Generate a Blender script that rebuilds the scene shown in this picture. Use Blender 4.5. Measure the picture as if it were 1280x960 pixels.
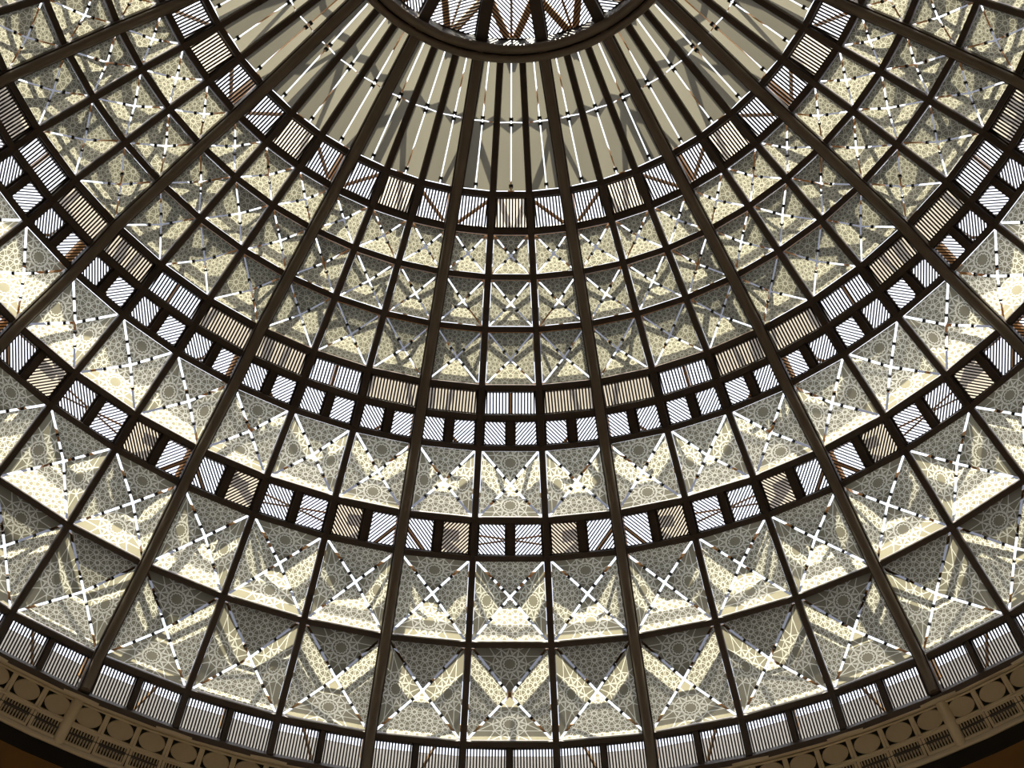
import bpy, math, random
from math import sin, cos, pi, radians, hypot, atan2, sqrt
from mathutils import Vector, Matrix
random.seed(7)
for o in list(bpy.data.objects): bpy.data.objects.remove(o)
S = bpy.context.scene
COL = S.collection

# ------------------------------------------------------------------ camera
EYE = Vector((0.0, -6.655, 1.6))
PITCH, ROLL, YAW, FPX = radians(62.039), -0.001014, 0.001741, 2300.0
cy, sy = cos(YAW), sin(YAW)
right0 = Vector((cy, -sy, 0)); fwd_h = Vector((sy, cy, 0)); zz = Vector((0, 0, 1))
fwd = fwd_h * cos(PITCH) + zz * sin(PITCH)
up0 = zz * cos(PITCH) - fwd_h * sin(PITCH)
rt = right0 * cos(ROLL) - up0 * sin(ROLL)
up = right0 * sin(ROLL) + up0 * cos(ROLL)
cam = bpy.data.cameras.new('camera')
cam.sensor_width = 36; cam.lens = FPX / 1280 * 36; cam.clip_end = 500
camo = bpy.data.objects.new('camera', cam); COL.objects.link(camo)
camo.matrix_world = Matrix(((rt.x, up.x, -fwd.x, EYE.x), (rt.y, up.y, -fwd.y, EYE.y), (rt.z, up.z, -fwd.z, EYE.z), (0, 0, 0, 1)))
S.camera = camo

# ------------------------------------------------------------------ sky, sun, exposure
SUN_EL, SUN_AZ = radians(66), radians(-4)      # sun high behind the camera
w = bpy.data.worlds.new('sky'); S.world = w; w.use_nodes = True
nt = w.node_tree; nt.nodes.clear()
sky = nt.nodes.new('ShaderNodeTexSky'); sky.sky_type = 'NISHITA'; sky.sun_disc = False
sky.sun_elevation = SUN_EL; sky.sun_rotation = pi + SUN_AZ
sky.air_density = 1.0; sky.dust_density = 4.0; sky.ozone_density = 1.0
hs = nt.nodes.new('ShaderNodeHueSaturation'); hs.inputs['Saturation'].default_value = 0.28
bg = nt.nodes.new('ShaderNodeBackground'); bg.inputs['Strength'].default_value = 0.62
wo = nt.nodes.new('ShaderNodeOutputWorld')
nt.links.new(sky.outputs[0], hs.inputs['Color']); nt.links.new(hs.outputs[0], bg.inputs[0]); nt.links.new(bg.outputs[0], wo.inputs[0])
sun = bpy.data.lights.new('sun', 'SUN'); sun.energy = 23.0; sun.angle = radians(0.6); sun.color = (1, .94, .77)
suno = bpy.data.objects.new('sun', sun); COL.objects.link(suno)
sd = Vector((sin(SUN_AZ) * cos(SUN_EL), -cos(SUN_AZ) * cos(SUN_EL), sin(SUN_EL)))
suno.rotation_euler = sd.to_track_quat('Z', 'Y').to_euler(); suno.location = (0, -20, 60)
vs = S.view_settings
vs.view_transform = 'Standard'; vs.look = 'None'; vs.exposure = 0.0; vs.gamma = 1.0; vs.use_curve_mapping = False

# ------------------------------------------------------------------ materials
def mat(name, col, rough=.6, metal=0.0, noise=0.0, nscale=3.0, spec=.3):
    m = bpy.data.materials.new(name); m.use_nodes = True
    t = m.node_tree; b = t.nodes['Principled BSDF']
    b.inputs['Base Color'].default_value = (*col, 1); b.inputs['Roughness'].default_value = rough
    b.inputs['Metallic'].default_value = metal; b.inputs['Specular IOR Level'].default_value = spec
    if noise:
        tc = t.nodes.new('ShaderNodeTexCoord'); n = t.nodes.new('ShaderNodeTexNoise')
        n.inputs['Scale'].default_value = nscale; n.inputs['Detail'].default_value = 4
        r = t.nodes.new('ShaderNodeMapRange'); r.inputs[3].default_value = 1 - noise; r.inputs[4].default_value = 1 + noise
        mx = t.nodes.new('ShaderNodeVectorMath'); mx.operation = 'SCALE'; mx.inputs[0].default_value = col
        t.links.new(tc.outputs['Object'], n.inputs['Vector']); t.links.new(n.outputs['Fac'], r.inputs[0])
        t.links.new(r.outputs[0], mx.inputs['Scale']); t.links.new(mx.outputs[0], b.inputs['Base Color'])
    return m

def frit(name, cell, width, base, line, fams):
    """frosted glass with a printed star tracery of straight lines: cell None = one twelve-fold star centred on the pane,
    else a mirror lattice of small stars"""
    m = bpy.data.materials.new(name); m.use_nodes = True
    t = m.node_tree; t.nodes.clear(); N = t.nodes.new; L = t.links.new
    def setin(sock, v):
        if hasattr(v, 'bl_idname') or hasattr(v, 'is_linked'): L(v, sock)
        else: sock.default_value = v
    def M(op, a, b=0.0, c=0.0):
        n = N('ShaderNodeMath'); n.operation = op
        for i, v in enumerate((a, b, c)): setin(n.inputs[i], v)
        return n.outputs[0]
    def V(op, a, b=(0, 0, 0)):
        n = N('ShaderNodeVectorMath'); n.operation = op
        setin(n.inputs[0], a); setin(n.inputs[1], b)
        return n.outputs['Value'] if op in ('DOT_PRODUCT', 'LENGTH') else n.outputs[0]
    uv = N('ShaderNodeUVMap').outputs[0]
    if cell is None:
        cell = 1.0
        sp = N('ShaderNodeSeparateXYZ'); L(uv, sp.inputs[0])
        rho = V('LENGTH', uv)
        phi = M('PINGPONG', M('ADD', M('ARCTAN2', sp.outputs[1], sp.outputs[0]), pi * 4), pi / 12)
    else:
        s3 = sqrt(3)
        p = V('ADD', V('DIVIDE', uv, (cell, cell, 1)), (60.5, 60.5 * s3, 0))   # lattice centre on the pane centroid
        a = V('SUBTRACT', V('MODULO', p, (1, s3, 1)), (.5, s3 / 2, 0))
        b = V('SUBTRACT', V('MODULO', V('ADD', p, (.5, s3 / 2, 0)), (1, s3, 1)), (.5, s3 / 2, 0))
        la, lb = V('LENGTH', a), V('LENGTH', b)
        pick = M('LESS_THAN', la, lb)
        mx = N('ShaderNodeMix'); mx.data_type = 'VECTOR'; setin(mx.inputs[0], pick); setin(mx.inputs[4], b); setin(mx.inputs[5], a)
        q = mx.outputs[1]
        sp = N('ShaderNodeSeparateXYZ'); L(q, sp.inputs[0])
        rho = M('MINIMUM', la, lb)
        phi = M('PINGPONG', M('ADD', M('ARCTAN2', sp.outputs[1], sp.outputs[0]), pi * 4), pi / 6)
    d = None
    for al, ap in fams:
        e = M('ABSOLUTE', M('SUBTRACT', M('MULTIPLY', rho, M('COSINE', M('SUBTRACT', phi, radians(al)))), ap))
        d = e if d is None else M('MINIMUM', d, e)
    d = M('MULTIPLY', d, cell)
    mr = N('ShaderNodeMapRange'); mr.interpolation_type = 'SMOOTHSTEP'; L(d, mr.inputs[0])
    mr.inputs[1].default_value = width * .35; mr.inputs[2].default_value = width * .65
    mr.inputs[3].default_value = 1; mr.inputs[4].default_value = 0
    # dust and unevenness of the frosting
    tc = N('ShaderNodeTexCoord'); nz = N('ShaderNodeTexNoise'); nz.inputs['Scale'].default_value = 1.3; nz.inputs['Detail'].default_value = 3
    L(tc.outputs['Object'], nz.inputs['Vector'])
    nr = N('ShaderNodeMapRange'); L(nz.outputs['Fac'], nr.inputs[0]); nr.inputs[1].default_value = .3; nr.inputs[2].default_value = .7; nr.inputs[3].default_value = .85; nr.inputs[4].default_value = 1.15
    mc = N('ShaderNodeMix'); mc.data_type = 'RGBA'; L(mr.outputs[0], mc.inputs[0]); mc.inputs[6].default_value = (*base, 1); mc.inputs[7].default_value = (*line, 1)
    sc = N('ShaderNodeVectorMath'); sc.operation = 'SCALE'; L(mc.outputs[2], sc.inputs[0]); L(nr.outputs[0], sc.inputs['Scale'])
    tr = N('ShaderNodeBsdfTranslucent'); L(sc.outputs[0], tr.inputs[0])
    df = N('ShaderNodeBsdfDiffuse'); L(sc.outputs[0], df.inputs[0])
    ms = N('ShaderNodeMixShader'); ms.inputs[0].default_value = .12; L(tr.outputs[0], ms.inputs[1]); L(df.outputs[0], ms.inputs[2])
    out = N('ShaderNodeOutputMaterial'); L(ms.outputs[0], out.inputs[0])
    return m

def translucent(name, col, diff=.15):
    m = bpy.data.materials.new(name); m.use_nodes = True
    t = m.node_tree; t.nodes.clear(); N = t.nodes.new; L = t.links.new
    tc = N('ShaderNodeTexCoord'); nz = N('ShaderNodeTexNoise'); nz.inputs['Scale'].default_value = .8
    L(tc.outputs['Object'], nz.inputs['Vector'])
    nr = N('ShaderNodeMapRange'); L(nz.outputs['Fac'], nr.inputs[0]); nr.inputs[1].default_value = .3; nr.inputs[2].default_value = .7; nr.inputs[3].default_value = .9; nr.inputs[4].default_value = 1.1
    sc = N('ShaderNodeVectorMath'); sc.operation = 'SCALE'; sc.inputs[0].default_value = col; L(nr.outputs[0], sc.inputs['Scale'])
    tr = N('ShaderNodeBsdfTranslucent'); L(sc.outputs[0], tr.inputs[0])
    df = N('ShaderNodeBsdfDiffuse'); L(sc.outputs[0], df.inputs[0])
    ms = N('ShaderNodeMixShader'); ms.inputs[0].default_value = diff; L(tr.outputs[0], ms.inputs[1]); L(df.outputs[0], ms.inputs[2])
    L(ms.outputs[0], N('ShaderNodeOutputMaterial').inputs[0])
    return m

def clear(name, c=(.96, .98, .97, 1)):
    m = bpy.data.materials.new(name); m.use_nodes = True
    t = m.node_tree; t.nodes.clear()
    a = t.nodes.new('ShaderNodeBsdfTransparent'); a.inputs[0].default_value = c
    t.links.new(a.outputs[0], t.nodes.new('ShaderNodeOutputMaterial').inputs[0])
    return m

BASE, LINE = (.114, .104, .075), (.33, .32, .27)
FBASE, FLINE = (.060, .056, .041), (.155, .147, .117)
ONE_STAR = [(a, .085) for a in (45, 75)] + [(a, .15) for a in (0, 30, 60, -60, 90)] + [(15, .29)]
NET = [(a, .2) for a in (15, 45, 75)]
M_SPARSE = frit('frit_large_star', None, .015, BASE, LINE, ONE_STAR)
M_DENSE = frit('frit_star_net', .19, .013, BASE, LINE, NET)
M_FINE_A = frit('frit_fine_star_net', .15, .010, FBASE, FLINE, NET)
M_FINE_B = frit('frit_fine_open_net', .20, .011, FBASE, FLINE, NET)
M_FLUTE = translucent('frosted_glass', (.077, .071, .056))
M_CLEAR = clear('clear_glass'); M_TINT = clear('shadow_sheet_tint', (.40, .40, .42, 1))  # the grey tint is for the added shadow-casting sheets
M_BACK = translucent('tan_backing_glass', (.25, .225, .19))
M_BRONZE = mat('dark_bronze_paint', (.066, .048, .040), .5, 0, .2, 2)
M_RIB_LIT = mat('bronze_lit_pipe', (.175, .142, .115), .42, 0, .2, 2, .5)  # paler bronze: the highlight along the main ribs put into the pipe colour
M_SLAT = mat('dark_slat', (.03, .026, .026), .5)
M_CLAMP = mat('black_clamp', (.02, .018, .016), .5)
M_TAN = mat('tan_truss_paint', (.42, .24, .10), .6, 0, .15, 3)
M_GUTTER = mat('grey_gutter', (.075, .07, .075), .8, 0, .25, 2)
M_CORN = mat('beige_cornice', (.66, .57, .42), .7, 0, .12, 2)
M_CORN_D = mat('beige_medallion', (.52, .44, .32), .7, 0, .12, 4)
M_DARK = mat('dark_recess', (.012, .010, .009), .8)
M_SOFFIT = mat('brown_soffit', (.20, .105, .035), .8, 0, .2, 1)
M_WALL = mat('warm_wall', (.42, .34, .24), .8, 0, .1, .6)
M_FLOOR = mat('stone_floor', (.45, .40, .33), .4, 0, .1, .8)

# ------------------------------------------------------------------ mesh helpers
class MB:
    def __init__(s): s.v = []; s.f = []; s.m = []; s.uv = []
    def face(s, idx, m=0, uv=None): s.f.append(tuple(idx)); s.m.append(m); s.uv.append(uv)
    def verts(s, pts): n = len(s.v); s.v.extend([tuple(p) for p in pts]); return n
    def prism(s, ring0, ring1, m=0, caps=True, smooth=False):
        k = len(ring0); a = s.verts(ring0); b = s.verts(ring1)
        for i in range(k): j = (i + 1) % k; s.face((a + i, a + j, b + j, b + i), m)
        if caps: s.face(tuple(range(a + k - 1, a - 1, -1)), m); s.face(tuple(range(b, b + k)), m)
    def bar(s, p, q, w, h, upv, m=0):
        p = Vector(p); q = Vector(q); d = (q - p).normalized()
        x = d.cross(Vector(upv)).normalized(); y = x.cross(d)
        c = [x * (w / 2) * a + y * (h / 2) * b for a, b in ((-1, -1), (1, -1), (1, 1), (-1, 1))]
        s.prism([p + k for k in c], [q + k for k in c], m)
    def tube(s, pts, r, k=8, closed=False, m=0, refup=(0, 0, 1)):
        pts = [Vector(p) for p in pts]; n = len(pts); rings = []
        for i, p in enumerate(pts):
            a = pts[(i - 1) % n] if (closed or i > 0) else p
            b = pts[(i + 1) % n] if (closed or i < n - 1) else p
            d = (b - a).normalized(); x = d.cross(Vector(refup)).normalized(); y = x.cross(d)
            rings.append(s.verts([p + x * r * cos(2 * pi * j / k) + y * r * sin(2 * pi * j / k) for j in range(k)]))
        for i in range(n if closed else n - 1):
            a, b = rings[i], rings[(i + 1) % n]
            for j in range(k): jj = (j + 1) % k; s.face((a + j, a + jj, b + jj, b + j), m)
        if not closed:
            s.face([rings[0] + j for j in range(k - 1, -1, -1)], m); s.face([rings[-1] + j for j in range(k)], m)
    def sweep(s, secs, closed=False, m=0):
        """secs: list of equal-length point rings"""
        k = len(secs[0]); st = [s.verts(c) for c in secs]; n = len(st)
        for i in range(n if closed else n - 1):
            a, b = st[i], st[(i + 1) % n]
            for j in range(k): jj = (j + 1) % k; s.face((a + j, a + jj, b + jj, b + j), m)
        if not closed:
            s.face([st[0] + j for j in range(k - 1, -1, -1)], m); s.face([st[-1] + j for j in range(k)], m)
    def box(s, c, ex, ey, ez, sx, sy_, sz, m=0):
        c = Vector(c)
        s.prism([c + ex * a * sx / 2 + ey * b * sy_ / 2 - ez * sz / 2 for a, b in ((-1, -1), (1, -1), (1, 1), (-1, 1))],
                [c + ex * a * sx / 2 + ey * b * sy_ / 2 + ez * sz / 2 for a, b in ((-1, -1), (1, -1), (1, 1), (-1, 1))], m)
    def mesh(s, name, mats, origin=None, smooth=False):
        me = bpy.data.meshes.new(name)
        v = s.v if origin is None else [(a - origin[0], b - origin[1], c - origin[2]) for a, b, c in s.v]
        me.from_pydata(v, [], s.f)
        for mm in mats: me.materials.append(mm)
        if len(mats) > 1: me.polygons.foreach_set('material_index', s.m)
        if any(u is not None for u in s.uv):
            l = me.uv_layers.new(name='UVMap'); flat = []
            for f, u in zip(s.f, s.uv):
                for i in range(len(f)): flat.extend(u[i] if u else (0, 0))
            l.data.foreach_set('uv', flat)
        if smooth: me.polygons.foreach_set('use_smooth', [True] * len(me.polygons)); me.set_sharp_from_angle(angle=radians(40))
        me.update(); return me

def link(name, me, parent=None, loc=None, rz=None, kind=None):
    o = bpy.data.objects.new(name, me); COL.objects.link(o)
    if parent: o.parent = parent
    if loc is not None: o.location = loc
    if rz is not None: o.rotation_euler = (0, 0, rz)
    if kind: o['kind'] = kind
    return o
def tag(o, label, cat, group=None):
    o['label'] = label; o['category'] = cat
    if group: o['group'] = group

# ------------------------------------------------------------------ dome profile (radius, height) per ring
R0 = 14.0
NB = 54; DEL = 2 * pi / NB
PR = [.2227, .3909, .4364, .4929, .5558, .6270, .6548, .6864, .7701, .8074, .8920, 1.0, 1.0250, 1.0844]
PZ = [2.2034, 2.1326, 2.1213, 2.1094, 2.0880, 2.0648, 2.0369, 2.0139, 1.9772, 1.9459, 1.8797, 1.8195, 1.7725, 1.7440]
RR = [a * R0 for a in PR]; ZZ = [a * R0 + 1.6 for a in PZ]
def rz_at(k):
    i = min(int(k), len(RR) - 2); t = k - i
    return RR[i] + (RR[i + 1] - RR[i]) * t, ZZ[i] + (ZZ[i + 1] - ZZ[i]) * t
def P(k, u, off=0.0):
    """point on the shell: ring k (may be fractional), bay coordinate u, pushed out by off"""
    r, z = rz_at(k); r += off * sin(radians(26)); z += off * cos(radians(26)); th = u * DEL
    return Vector((r * sin(th), r * cos(th), z))
def normal(u, sl=26):
    th = u * DEL; return Vector((sin(radians(sl)) * sin(th), sin(radians(sl)) * cos(th), cos(radians(sl))))
def project(p):
    d = p - EYE; c = d.dot(fwd); return 640 + FPX * d.dot(rt) / c, 480 - FPX * d.dot(up) / c, c
def bays(k0, k1, half=.5, step=1, extra=1):
    vis = []
    for b in range(-27, 27):
        if b % step: continue
        q = [project(P(k, b + s)) for k in (k0, k1) for s in (-half, half)]
        if min(a[2] for a in q) < 1: continue
        if max(a[0] for a in q) > 0 and min(a[0] for a in q) < 1280 and max(a[1] for a in q) > 0 and min(a[1] for a in q) < 960: vis.append(b)
    return list(range(vis[0] - extra * step, vis[-1] + extra * step + 1, step))

ORD = ['zeroth', 'first', 'second', 'third', 'fourth', 'fifth', 'sixth', 'seventh', 'eighth', 'ninth', 'tenth', 'eleventh', 'twelfth', 'thirteenth', 'fourteenth', 'fifteenth']
def where(b, noun='bay'):
    if b == 0: return 'in the central ' + noun
    return '%s %s %s of centre' % (ORD[abs(b)], noun, 'left' if b < 0 else 'right')

RW, MW, RINGW = .058, .09, .05      # half widths of secondary rib, main rib, ring beam

# ------------------------------------------------------------------ ground and walls of the hall below
def ring_strip(mb, secs, n=54, m=0):
    """revolve a closed section given as (r, z) pairs"""
    rings = []
    for i in range(n):
        th = (i + .5) * 2 * pi / n
        rings.append([(r * sin(th), r * cos(th), z) for r, z in secs])
    mb.sweep(rings, True, m)
mb = MB(); ring_strip(mb, [(0.01, 0), (17.3, 0), (17.3, -.3), (0.01, -.3)]); link('floor', mb.mesh('floor', [M_FLOOR]), kind='structure')
ZS = ZZ[13] + .02
mb = MB(); ring_strip(mb, [(17, 0), (17, ZS + .3), (17.3, ZS + .3), (17.3, 0)]); link('wall_around', mb.mesh('wall', [M_WALL]), kind='structure')
mb = MB(); ring_strip(mb, [(RR[13] + .30, ZS), (16.95, ZS), (16.95, ZS + .25), (RR[13] + .30, ZS + .25)])
so = link('ceiling', mb.mesh('soffit', [M_SOFFIT]), kind='structure')

# ------------------------------------------------------------------ dome frame
dome = link('trim_2', None, kind='structure')
KN = [0.03, 1, 2, 3, 4, 5, 6, 7, 8, 9, 10, 11, 12]
def rib_mesh(kind):
    mb = MB(); secs = []; pipe = []
    ks = KN if kind != 'main' else KN
    for i, k in enumerate(ks):
        a = P(ks[max(i - 1, 0)], 0); b = P(ks[min(i + 1, len(ks) - 1)], 0)
        d = (b - a).normalized(); n = Vector((0, -d.z, d.y)); x = Vector((1, 0, 0)); p = P(k, 0)
        if kind == 'main':       # deep web; a rounded pipe runs along its inner edge
            pts = [p + x * .105 - n * .20, p + x * .105 + n * .10, p - x * .105 + n * .10, p - x * .105 - n * .20]
            pipe.append([p - n * .235 + x * (.082 * cos(2 * pi * q / 14)) - n * (.082 * sin(2 * pi * q / 14)) for q in range(14)])
        else:
            w1, w2 = RW, RW * .8
            pts = [p + x * w1 + n * .08, p - x * w1 + n * .08, p - x * w1 - n * .10, p - x * w2 - n * .125, p + x * w2 - n * .125, p + x * w1 - n * .10]
        secs.append(pts)
    mb.sweep(secs)
    if pipe: mb.sweep(pipe, m=1)
    return mb.mesh(kind + '_rib', [M_BRONZE, M_RIB_LIT] if pipe else [M_BRONZE], smooth=bool(pipe))
RIB_S, RIB_M = rib_mesh('secondary'), rib_mesh('main')
for j in range(NB):
    u = j + .5
    is_main = (j - 1) % 3 == 0
    link('main_rib' if is_main else 'secondary_rib', RIB_M if is_main else RIB_S, dome, (0, 0, 0), -u * DEL)
def ring_sec(k, hw, dout, din, sl=26):
    r, z = rz_at(k); e = (cos(radians(sl)), -sin(radians(sl))); n = (sin(radians(sl)), cos(radians(sl)))
    return [(r + e[0] * a + n[0] * b, z + e[1] * a + n[1] * b) for a, b in ((-hw, dout), (hw, dout), (hw, -din), (-hw, -din))]
for k in range(1, 13):
    mb = MB(); ring_strip(mb, ring_sec(k, RINGW, .09, .12)); link('ring_beam', mb.mesh('ring_beam', [M_BRONZE]), dome)
# two pipes around the oculus
for dr, dz, rad in ((-.07, 0, .085), (.10, -.02, .07)):
    mb = MB(); n = 108
    mb.tube([((RR[0] + dr) * sin(i * 2 * pi / n), (RR[0] + dr) * cos(i * 2 * pi / n), ZZ[0] - .36 + dz) for i in range(n)], rad, 10, True)
    link('oculus_pipe', mb.mesh('oculus_pipe', [M_RIB_LIT], smooth=True), dome)
mb = MB(); ring_strip(mb, [(RR[0] - .1, ZZ[0] - .32), (RR[0] + .12, ZZ[0] - .32), (RR[0] + .12, ZZ[0] + .1), (RR[0] - .1, ZZ[0] + .12)])
link('oculus_ring', mb.mesh('oculus_ring', [M_BRONZE]), dome)

# ------------------------------------------------------------------ generic panel frame of bay 0
class Panel:
    def __init__(s, k0, k1, u0=-.5, u1=.5, hw=RW, rw=RINGW):
        a, b, c, d = P(k0, u0), P(k0, u1), P(k1, u1), P(k1, u0)
        s.o = (a + b + c + d) / 4
        s.ex = (b - a).normalized()
        et = ((c + d) / 2 - (a + b) / 2); et -= s.ex * et.dot(s.ex); s.et = et.normalized()
        s.en = s.et.cross(s.ex).normalized()
        if s.en.z < 0: s.en = -s.en
        q = [s.to2(p) for p in (a, b, c, d)]
        s.q = inset(q, [rw, hw, rw, hw])
    def to2(s, p): d = p - s.o; return (d.dot(s.ex), d.dot(s.et))
    def p3(s, x, t, n=0.0): return s.ex * x + s.et * t + s.en * n       # relative to o

def inset(poly, ds):
    """move every edge i (i -> i+1) of a convex polygon inwards by ds[i]"""
    n = len(poly); cx = sum(p[0] for p in poly) / n; cyy = sum(p[1] for p in poly) / n; lines = []
    for i in range(n):
        a, b = poly[i], poly[(i + 1) % n]; nx, ny = -(b[1] - a[1]), b[0] - a[0]; l = hypot(nx, ny); nx /= l; ny /= l
        if nx * (cx - a[0]) + ny * (cyy - a[1]) < 0: nx, ny = -nx, -ny
        lines.append((nx, ny, nx * a[0] + ny * a[1] + ds[i]))
    out = []
    for i in range(n):
        a, b = lines[i - 1], lines[i]; det = a[0] * b[1] - a[1] * b[0]
        out.append(((a[2] * b[1] - a[1] * b[2]) / det, (a[0] * b[2] - a[2] * b[0]) / det))
    return out

def copy_tree(o, parent=None):
    c = o.copy(); COL.objects.link(c)
    if parent: c.parent = parent
    for ch in o.children: copy_tree(ch, c)
    return c
def spread(proto_of, bs, o, label, cat, group, du=0.0):
    """place a copy of the right prototype in every bay; the first use of a prototype moves it"""
    used = set()
    for b in bs:
        pr = proto_of(b)
        if pr.name in used: t = copy_tree(pr)
        else: t = pr; used.add(pr.name)
        th = b * DEL
        t.location = (o.x * cos(th) + o.y * sin(th), -o.x * sin(th) + o.y * cos(th), o.z); t.rotation_euler = (0, 0, -th)
        tag(t, label(b), cat, group)

REST = {}       # geometry for the bays behind the camera, joined by material
def rest_add(key, meshes, o, skip):
    v, f, uv = REST.setdefault(key, ([], [], []))
    for b in range(-27, 27):
        if b in skip: continue
        th = b * DEL; c, s_ = cos(th), sin(th)
        for me in meshes:
            n = len(v)
            for q in me.vertices:
                x, y, z = q.co[0] + o.x, q.co[1] + o.y, q.co[2] + o.z
                v.append((x * c + y * s_, -x * s_ + y * c, z))
            for p in me.polygons:
                if p.material_index == 0: f.append(tuple(i + n for i in p.vertices))

def pane_mesh(tri3, uvs, nin, frit_m, th=.014):
    """thin glass pane: printed inner face, clear outer face and edges"""
    mb = MB(); k = len(tri3)
    a = mb.verts(tri3); b = mb.verts([p + nin * -th for p in tri3])
    mb.face(range(a, a + k), 0, uvs)
    mb.face(range(b + k - 1, b - 1, -1), 1)
    for i in range(k): j = (i + 1) % k; mb.face((a + j, a + i, b + i, b + j), 1)
    return mb.mesh('glass_pane', [frit_m, M_CLEAR])

# ------------------------------------------------------------------ glass pyramids
def pyramid(pn, hr, gap, mats, nclamp):
    root = link('glass_pyramid', None)
    q = pn.q
    (x1, y1), (x2, y2), (x3, y3), (x4, y4) = q
    den = (x1 - x3) * (y2 - y4) - (y1 - y3) * (x2 - x4)
    ax = ((x1 * y3 - y1 * x3) * (x2 - x4) - (x1 - x3) * (x2 * y4 - y2 * x4)) / den
    ay = ((x1 * y3 - y1 * x3) * (y2 - y4) - (y1 - y3) * (x2 * y4 - y2 * x4)) / den
    width = (abs(x2 - x1) + abs(x3 - x4)) / 2
    h = hr * width
    ap = pn.p3(ax, ay, -h)
    cor = [pn.p3(*c) for c in q]
    for i in range(4):
        A, B = cor[i], cor[(i + 1) % 4]
        e = (B - A).normalized(); mid = (A + B) / 2; ht = ap - mid; ht -= e * ht.dot(e); hl = ht.length; ht.normalize()
        nin = e.cross(ht)
        if nin.dot(pn.en) > 0: nin = -nin
        loc = [((p - A).dot(e), (p - A).dot(ht)) for p in (A, B, ap)]
        ins = inset(loc, [.012, gap / 2, gap / 2])
        # blunt the tip where the four panes meet
        tb = .012
        (ux, uy), (vx, vy), (wx, wy) = ins
        f1 = 1 - tb / max(hl, .1)
        L_ = (ux + (wx - ux) * f1, uy + (wy - uy) * f1); R_ = (vx + (wx - vx) * f1, vy + (wy - vy) * f1)
        poly = [ins[0], ins[1], R_, L_]
        ctr = ((loc[0][0] + loc[1][0]) / 2, hl * .36)
        pts = [A + e * a + ht * b for a, b in poly]
        uvs = [(a - ctr[0], b - ctr[1]) for a, b in poly]
        if (pts[1] - pts[0]).cross(pts[2] - pts[0]).dot(nin) < 0: pts.reverse(); uvs.reverse()
        link('glass_pane', pane_mesh(pts, uvs, nin, mats[i % 2]), root)
    mb = MB()
    for c in cor:
        d = (ap - c).normalized(); x = d.cross(pn.en).normalized(); y = x.cross(d)
        for f in nclamp: mb.box(c + (ap - c) * f, x, d, y, .052, .04, .045)
    link('clamp_set', mb.mesh('clamp_set', [M_CLAMP]), root, kind='stuff')
    return root

ROWS = [(2, 3, 'top', 'small'), (3, 4, 'second', 'small'), (4, 5, 'third', 'small'), (7, 8, 'fourth', 'large'), (9, 10, 'fifth', 'large'), (10, 11, 'bottom', 'large')]
HR = .36
for n, (k0, k1, nm, size) in enumerate(ROWS):
    pn = Panel(k0, k1)
    big = size == 'large'
    pair = (M_DENSE, M_SPARSE) if big else (M_FINE_A, M_FINE_B)
    cl = (.5, .8) if big else (.72,)
    # checkerboard of the two prints: (upper/lower panes, side panes)
    pa = pyramid(pn, HR, .044 if big else .03, (pair[1], pair[0]), cl)
    pb = pyramid(pn, HR, .044 if big else .03, (pair[0], pair[1]), cl)
    bs = bays(k0, k1)
    par = 1 if k0 == 9 else 0
    rest_add('pane', [c.data for c in pa.children if c.name.startswith('glass_pane')], pn.o, bs)
    def lab(b, nm=nm, par=par, big=big):
        kind = 'glass pyramid of four star-traced panes'
        return '%s, %s row, %s' % (kind, nm, where(b))
    spread(lambda b: pa if (b + par) % 2 == 0 else pb, bs, pn.o, lab, 'skylight', 'glass pyramids in the %s row' % nm)

# ------------------------------------------------------------------ long folded flutes
def flute(pn):
    root = link('glass_flute', None)
    (x1, y1), (x2, y2), (x3, y3), (x4, y4) = pn.q
    y1 -= .0; y2 -= .0; y3 -= .02; y4 -= .02
    def ed(side, t): return pn.p3((x1 + (x4 - x1) * t) if side < 0 else (x2 + (x3 - x2) * t), y1 + (y4 - y1) * t)
    def mid(t, g):
        w = (x2 - x1) + ((x3 - x4) - (x2 - x1)) * t
        return pn.p3(g, y1 + (y4 - y1) * t, -.33 * w)
    tm = .5
    for s in (-1, 1):
        for t0, t1 in ((0, tm - .004), (tm + .004, 1)):
            pts = [ed(s, t0), mid(t0, s * .011), mid(t1, s * .011), ed(s, t1)]
            nin = (pts[1] - pts[0]).cross(pts[3] - pts[0]).normalized()
            if nin.dot(pn.en) > 0: nin = -nin
            if (pts[1] - pts[0]).cross(pts[2] - pts[0]).dot(nin) < 0: pts.reverse()
            link('glass_pane', pane_mesh(pts, [(0, 0)] * 4, nin, M_FLUTE), root)
    mb = MB()
    for t in (.035, tm - .022, tm + .022, .965):
        c = mid(t, 0); mb.box(c, pn.ex, pn.et, pn.en, .07, .05, .06)
    link('clamp_set', mb.mesh('clamp_set', [M_CLAMP]), root, kind='stuff')
    return root
pn = Panel(0.03, 1); fl = flute(pn); bs = bays(0, 1)
rest_add('flute', [c.data for c in fl.children if c.name.startswith('glass_pane')], pn.o, bs)
spread(lambda b: fl, bs, pn.o, lambda b: 'long folded glass flute under the oculus ring, ' + where(b), 'skylight', 'folded glass flutes around the oculus')

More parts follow.
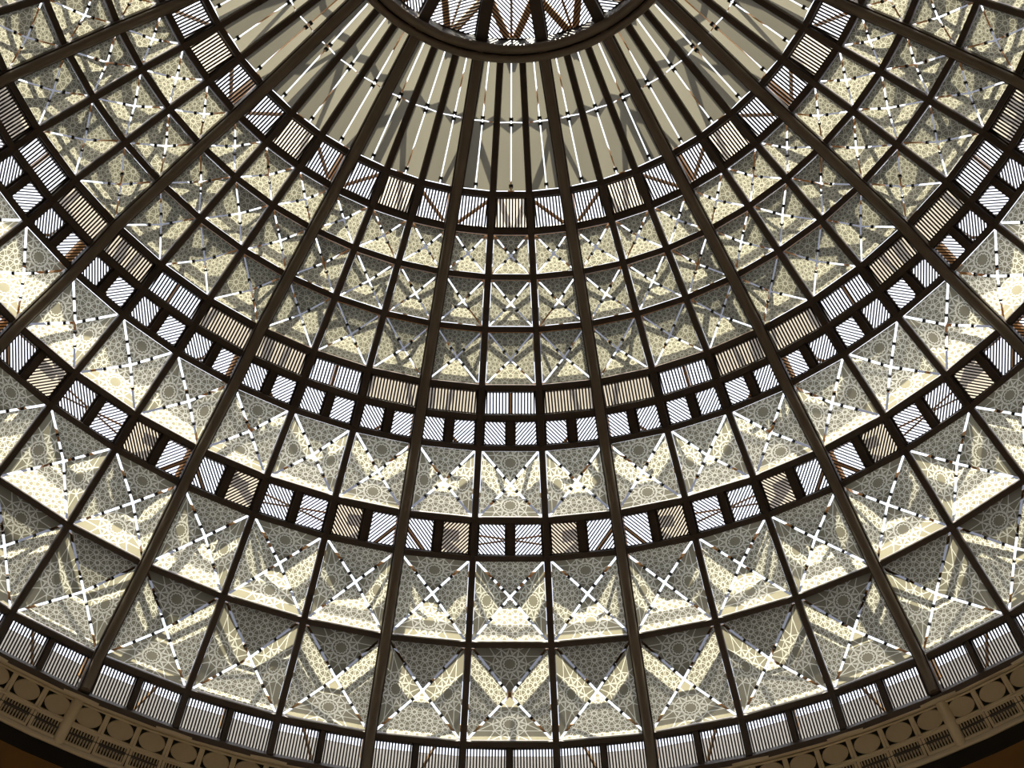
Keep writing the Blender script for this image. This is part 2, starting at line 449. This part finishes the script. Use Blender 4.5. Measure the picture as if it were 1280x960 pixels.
# ------------------------------------------------------------------ louvres
def clip(poly, nx, ny, c):
    out = []
    for i in range(len(poly)):
        a, b = poly[i], poly[(i + 1) % len(poly)]
        da, db = nx * a[0] + ny * a[1] - c, nx * b[0] + ny * b[1] - c
        if da <= 0: out.append(a)
        if da * db < 0: t = da / (da - db); out.append((a[0] + (b[0] - a[0]) * t, a[1] + (b[1] - a[1]) * t))
    return out
def louvre(pn, name, ang, pitch, sw, depth=.03, frame=.06, backing=None, off=.05):
    """ang: direction of the slats in the panel plane, degrees from the downhill axis"""
    root = link(name, None)
    q = inset(pn.q, [-.035] * 4); mb = MB()
    qi = inset(q, [frame] * 4)
    a = [mb.verts([pn.p3(x, t, off - .035), ]) for x, t in q]
    for i in range(4):
        j = (i + 1) % 4
        r0 = [pn.p3(*q[i], off - .04), pn.p3(*q[i], off + .04), pn.p3(*qi[i], off + .04), pn.p3(*qi[i], off - .04)]
        r1 = [pn.p3(*q[j], off - .04), pn.p3(*q[j], off + .04), pn.p3(*qi[j], off + .04), pn.p3(*qi[j], off - .04)]
        mb.prism(r0, r1, 0, False)
    mb.v = mb.v[4:]; mb.f = [tuple(i - 4 for i in f) for f in mb.f]
    link('frame', mb.mesh('louvre_frame', [M_BRONZE]), root)
    d = (sin(radians(ang)), cos(radians(ang))); nrm = (d[1], -d[0])
    pr = [p[0] * nrm[0] + p[1] * nrm[1] for p in qi]
    n = max(1, int(round((max(pr) - min(pr)) / pitch))); st = (max(pr) - min(pr)) / n
    for i in range(n):
        c = min(pr) + (i + .5) * st
        pl = clip(clip(qi, nrm[0], nrm[1], c + sw / 2), -nrm[0], -nrm[1], -(c - sw / 2))
        if len(pl) < 3: continue
        ts = [p[0] * d[0] + p[1] * d[1] for p in pl]
        if max(ts) - min(ts) < .03: continue
        m2 = MB(); m2.prism([pn.p3(x, t, off - depth / 2) for x, t in pl], [pn.p3(x, t, off + depth / 2) for x, t in pl])
        link('slat', m2.mesh('slat', [M_SLAT]), root)
    if backing:
        bq = inset(q, [-.02] * 4)
        m3 = MB(); m3.prism([pn.p3(x, t, backing) for x, t in bq], [pn.p3(x, t, backing + .02) for x, t in bq])
        m4 = MB(); v = m4.verts([pn.p3(x, t, backing) for x, t in bq]); m4.face((v, v + 1, v + 2, v + 3), 0)
        link('backing_pane', m4.mesh('backing_pane', [M_BACK]), root)
    return root
# upright slats below the flutes: the middle bay of every three has a tan pane behind
pn = Panel(1, 2); A = louvre(pn, 'slat_louvre', 0, .056, .028); B = louvre(pn, 'slat_louvre', 0, .056, .028, backing=.25); bs = bays(1, 2)
spread(lambda b: B if b % 3 == 0 else A, bs, pn.o, lambda b: 'small upright-slat louvre at the foot of the flutes, ' + where(b), 'louvre', 'upright louvres below the flutes')
# upright slats below the third pyramid row
pn = Panel(5, 6); A = louvre(pn, 'slat_louvre', 0, .056, .027); B = louvre(pn, 'slat_louvre', 0, .056, .027, backing=.25); bs = bays(5, 6)
spread(lambda b: A if b % 3 == 0 else B, bs, pn.o, lambda b: 'wide upright-slat louvre under the third pyramid row, ' + where(b), 'louvre', 'upright louvres under the third pyramid row')
# two bands of slanted slats, two louvres to a bay
for k0, k1, nm in ((6, 7, 'upper'), (8, 9, 'lower')):
    bs = bays(k0, k1)
    for side, u0, u1, ang in (('left', -.5, 0, 42), ('right', 0, .5, -42)):
        pn = Panel(k0, k1, u0, u1, hw=.07); A = louvre(pn, 'slanted_louvre', ang, .05, .021)
        pf = lambda b: A
        if k0 == 8:
            B = louvre(pn, 'slanted_louvre', ang, .05, .024, backing=.25)
            pf = lambda b: B if (b % 3 == (1 if side == 'left' else 2)) else A
        spread(pf, bs, pn.o, lambda b: 'slanted-slat louvre, %s slanted band, %s half, %s' % (nm, side, where(b)), 'louvre', 'slanted louvres in the %s band' % nm)
    mb = MB(); a, b_ = P(k0, 0), P(k1, 0); sc = []
    e = Vector((1, 0, 0)); d = (b_ - a).normalized(); n = Vector((0, -d.z, d.y))
    mb.bar(a, b_, .10, .16, n); me = mb.mesh('mullion', [M_BRONZE])
    for b in range(-27, 27): link('mullion', me, dome, (0, 0, 0), -b * DEL)
# upright louvre above the cornice, two to a bay
bs = bays(11, 12, extra=2)
for side, u0, u1 in (('left', -.5, 0), ('right', 0, .5)):
    pn = Panel(11, 12, u0, u1, hw=.04); A = louvre(pn, 'slat_louvre', 0, .056, .026)
    spread(lambda b: A, bs, pn.o, lambda b: 'grey-backed upright louvre above the cornice, %s half, %s' % (side, where(b)), 'louvre', 'upright louvres above the cornice')
mb = MB(); a, b_ = P(11, 0), P(12, 0); d = (b_ - a).normalized(); mb.bar(a, b_, .07, .14, Vector((0, -d.z, d.y))); me = mb.mesh('mullion', [M_BRONZE])
for b in range(-27, 27): link('mullion', me, dome, (0, 0, 0), -b * DEL)

# ------------------------------------------------------------------ oculus: beams and louvred sectors
IN = 1.0
def PO(r, u):
    t = (RR[0] - r) / (RR[0] - IN); z = ZZ[0] + t * .55; th = u * DEL
    return Vector((r * sin(th), r * cos(th), z))
mb = MB(); a, b_ = PO(RR[0], 0), PO(IN, 0); mb.bar(a, b_, .19, .3, (0, 0, 1)); me = mb.mesh('oculus_beam', [M_BRONZE])
for j in range(18): link('oculus_beam', me, dome, (0, 0, 0), -(1.5 + 3 * j) * DEL)
mb = MB(); ring_strip(mb, [(IN - .15, ZZ[0] + .4), (IN + .15, ZZ[0] + .4), (IN + .15, ZZ[0] + .75), (IN - .15, ZZ[0] + .75)]); link('hub_ring', mb.mesh('hub_ring', [M_BRONZE]), dome)
mb = MB(); ring_strip(mb, [(.01, ZZ[0] + .7), (IN, ZZ[0] + .7), (IN, ZZ[0] + .78), (.01, ZZ[0] + .78)]); link('hub_cap', mb.mesh('hub_cap', [M_BRONZE]), dome)
class OPanel(Panel):
    def __init__(s):
        a, b, c, d = PO(IN + .1, -1.5), PO(IN + .1, 1.5), PO(RR[0] - .05, 1.5), PO(RR[0] - .05, -1.5)
        s.o = (a + b + c + d) / 4; s.ex = (b - a).normalized()
        et = ((c + d) / 2 - (a + b) / 2); s.et = et.normalized(); s.en = s.et.cross(s.ex).normalized()
        if s.en.z < 0: s.en = -s.en
        s.q = inset([s.to2(p) for p in (a, b, c, d)], [.02, .09, .02, .09])
pn = OPanel(); A = louvre(pn, 'oculus_louvre', 45, .05, .024, off=.1); B = louvre(pn, 'oculus_louvre', -55, .05, .024, off=.1)
spread(lambda b: A if (b // 3) % 2 == 0 else B, [-9, -6, -3, 0, 3, 6, 9], pn.o,
       lambda b: 'hatched slat louvre inside the oculus ring, ' + (where(b // 3, 'sector') if b else 'in the central sector'), 'louvre', 'louvre sectors inside the oculus')

# ------------------------------------------------------------------ outer steel truss outside the glass
truss = link('outer_truss', None)
tag(truss, 'tan outer steel truss glimpsed through the louvres behind the glass', 'truss')
D = 1.15
def ring_pts(k, off, n=54):
    return [P(k, (i + .5) * NB / n, off) for i in range(n)]
for k, r in ((0, .06), (2.05, .05), (3.03, .05), (4.03, .05), (5.0, .05), (9.3, .06), (10.2, .07), (11, .07)):
    mb = MB(); mb.tube(ring_pts(k, D), r, 6, True); link('purlin_ring', mb.mesh('purlin_ring', [M_TAN]), truss)
mb = MB(); mb.tube([P(k, 0, D) for k in (0, 1, 2, 3, 4, 5, 7, 9, 10, 11, 12)], .09, 6); me = mb.mesh('outer_rib', [M_TAN])
mb = MB(); mb.tube([P(k, 0, .5) for k in (4.97, 6.0)], .035, 6); me3 = mb.mesh('thin_post', [M_TAN])
mb = MB(); mb.tube([P(k, 0, D) for k in (9.6, 10.3, 11, 12)], .055, 6); me2 = mb.mesh('outer_post', [M_TAN])
for j in range(18):
    link('outer_rib', me, truss, (0, 0, 0), -(1.5 + 3 * j) * DEL)
    link('outer_post', me2, truss, (0, 0, 0), -(3 * j) * DEL)
    link('thin_post', me3, truss, (0, 0, 0), -(3 * j) * DEL)
BR = [(1.5, 0.05, 0, .95, D, .05), (.5, 1.05, 1.5, 2.0, .4, .035), (1.5, 2.3, .15, 4.9, D, .05), (0, 2.1, 1.4, 4.9, D, .04),
      (1.5, 7.25, 0, 8.0, D, .05), (1.12, 9.05, 1.5, 8.3, .4, .035), (0, 9.3, 1.5, 10.6, D, .05), (1.5, 10.2, 0, 11.2, D, .05), (.75, 11.0, .95, 12, .3, .03),
      (.72, 8.14, 1.5, 8.14, .4, .05), (-.5, 8.45, .5, 8.72, .3, .018), (.80, 7.0, .94, 6.72, .3, .03), (.94, 6.72, .99, 6.1, .3, .03)]
for u0, k0, u1, k1, off, r in BR:
    for s in (-1, 1):
        mb = MB(); mb.tube([P(k0, s * u0, off), P(k1, s * u1, off)], r, 6); me = mb.mesh('brace', [M_TAN])
        for j in range(18): link('brace', me, truss, (0, 0, 0), -(3 * j) * DEL)
for s in (-1, 1):      # oculus V braces
    mb = MB(); mb.bar(PO(RR[0] + .1, 0) + zz * .3, PO(RR[0] - .75, s * 1.5) + zz * .3, .12, .1, (0, 0, 1)); me = mb.mesh('brace', [M_TAN])
    for j in range(18): link('brace', me, truss, (0, 0, 0), -(3 * j) * DEL)
mb = MB(); mb.bar(PO(RR[0] + .1, 0) + zz * .3, PO(IN, 0) + zz * .3, .04, .04, (0, 0, 1)); me = mb.mesh('brace', [M_TAN])
for j in range(18): link('brace', me, truss, (0, 0, 0), -(3 * j) * DEL)
for off, ka, kb in ((1.15, 2.42, 2.66), (1.15, 3.58, 3.84), (2.1, 4.0, 4.6), (1.15, 7.80, 8.02), (.6, 9.80, 9.84), (.6, 9.96, 10.45)):      # unseen tinted sheets, added to cast shadow bands on the panes
    mb = MB(); (r0, z0), (r1, z1) = rz_at(ka), rz_at(kb); a, b = off * sin(radians(26)), off * cos(radians(26))
    ring_strip(mb, [(r0 + a, z0 + b), (r1 + a, z1 + b), (r1 + a, z1 + b + .012), (r0 + a, z0 + b + .012)])
    link('added_shadow_sheet', mb.mesh('added_shadow_sheet', [M_TINT]), truss)
# parapet gutter outside the lowest louvre
mb = MB(); ring_strip(mb, [(14.95, ZZ[12] - .3), (14.95, ZZ[11] + .80), (15.15, ZZ[11] + .80), (15.15, ZZ[12] - .3)])
link('gutter_wall', mb.mesh('gutter_wall', [M_GUTTER]), dome)

# ------------------------------------------------------------------ cornice
corn = link('trim_1', None, kind='structure')
pn = Panel(12, 13, -1 / 6, 1 / 6, hw=0, rw=0)
cL = hypot(RR[13] - RR[12], ZZ[13] - ZZ[12])
def cpt(t, n):       # section of the cornice: distance t down the slope, n proud towards the hall
    r, z = RR[12] + (RR[13] - RR[12]) * t / cL, ZZ[12] + (ZZ[13] - ZZ[12]) * t / cL
    sl = atan2(ZZ[12] - ZZ[13], RR[13] - RR[12]); return (r - sin(sl) * n, z - cos(sl) * n)
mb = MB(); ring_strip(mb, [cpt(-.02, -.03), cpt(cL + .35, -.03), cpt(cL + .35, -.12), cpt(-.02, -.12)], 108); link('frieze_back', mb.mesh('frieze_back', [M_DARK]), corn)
def tube_sec(t, n, a, b, k=10): return [(cpt(t + a * cos(2 * pi * i / k), n + b * sin(2 * pi * i / k))) for i in range(k)]
for nm, t, n, a, b in (('upper_moulding', .03, .04, .075, .09), ('fillet', .13, .0, .025, .05), ('middle_rail', .52, -.005, .03, .035), ('lower_moulding', cL, .02, .055, .08)):
    mb = MB(); ring_strip(mb, tube_sec(t, n, a, b), 108); link(nm, mb.mesh(nm, [M_CORN], smooth=True), corn)
def cell(t0, t1):
    """frame of one frieze cell in bay thirds"""
    w0 = pn.q[1][0]; L = cL
    f = lambda x, t, n: pn.p3(x, t - L / 2, -n)
    return f
f = cell(0, 0)
hwid = pn.q[1][0] + .004
def cbox(mb, x0, x1, t0, t1, n0, n1, m=0):
    mb.prism([f(x0, t0, n0), f(x1, t0, n0), f(x1, t1, n0), f(x0, t1, n0)], [f(x0, t0, n1), f(x1, t0, n1), f(x1, t1, n1), f(x0, t1, n1)], m)
mb = MB(); r_ = .045                 # square surround and round medallion
for a in ((-hwid, -hwid + r_, .13, .52), (hwid - r_, hwid, .13, .52), (-hwid, hwid, .13, .16), (-hwid, hwid, .48, .52)): cbox(mb, *a, -.03, .02)
med = mb.mesh('medallion_surround', [M_CORN])
mb = MB(); n = 20; cxm, ctm, ra, rb = 0, .32, hwid - .055, .162
mb.prism([f(cxm + ra * cos(2 * pi * i / n), ctm + rb * sin(2 * pi * i / n), -.03) for i in range(n)], [f(cxm + ra * cos(2 * pi * i / n), ctm + rb * sin(2 * pi * i / n), .012) for i in range(n)])
disc = mb.mesh('medallion', [M_CORN_D])
mb = MB()
for a in ((-hwid, -hwid + r_, .52, cL - .05), (hwid - r_, hwid, .52, cL - .05), (-hwid, hwid, .52, .57), (-hwid, hwid, cL - .1, cL - .04)): cbox(mb, *a, -.03, .015)
gfr = mb.mesh('grille_surround', [M_CORN])
mb = MB()
for i in range(9):
    x = -hwid + r_ + (i + .5) * (2 * (hwid - r_)) / 9; cbox(mb, x - .012, x + .012, .57, cL - .1, -.03, 0)
gbar = mb.mesh('grille_bars', [M_CORN_D])
bs = bays(12, 13, extra=2)
for b in bs:
    for j in (-1, 0, 1):
        th = (b + j / 3) * DEL; o = pn.o
        loc = (o.x * cos(th) + o.y * sin(th), -o.x * sin(th) + o.y * cos(th), o.z)
        s1 = link('medallion_panel', med, corn, loc, -th); link('medallion', disc, s1, (0, 0, 0))
        s2 = link('vent_grille', gfr, corn, loc, -th); link('grille_bars', gbar, s2, (0, 0, 0), kind='stuff')
# pilaster feet that carry the main ribs across the frieze
mb = MB(); secs = []
for t in (.02, cL - .02):
    c = []
    for i in range(13):
        an = pi * i / 12; r, z = cpt(t, -.03 + .13 * sin(an)); c.append((-.10 * cos(an), r, z))
    secs.append(c)
mb.sweep(secs); me = mb.mesh('rib_foot', [M_CORN], smooth=True)
for j in range(18): link('rib_foot', me, corn, (0, 0, 0), -(1.5 + 3 * j) * DEL)
# dark toothed edge below the cornice
mb = MB(); nT = 54 * 14
for i in range(nT):
    th = i * 2 * pi / nT; x = Vector((cos(th), -sin(th), 0)); rd = Vector((sin(th), cos(th), 0))
    if rd.y < -.3: continue
    mb.box(rd * (RR[13] + .16) + zz * (ZS + .03), x, rd, zz, .06, .24, .09)
link('tooth_row', mb.mesh('tooth_row', [M_CORN_D]), corn, kind='stuff')
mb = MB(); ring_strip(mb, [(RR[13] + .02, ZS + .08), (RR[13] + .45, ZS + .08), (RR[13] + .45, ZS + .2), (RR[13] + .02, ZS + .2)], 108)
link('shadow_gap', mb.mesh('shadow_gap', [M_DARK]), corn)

# ------------------------------------------------------------------ glazing behind the camera, joined
for key, (v, fc, _) in REST.items():
    me = bpy.data.meshes.new('rear_glazing'); me.from_pydata(v, [], fc)
    me.materials.append(M_FLUTE); me.update()
    link('rear_glazing', me, dome, kind='stuff')
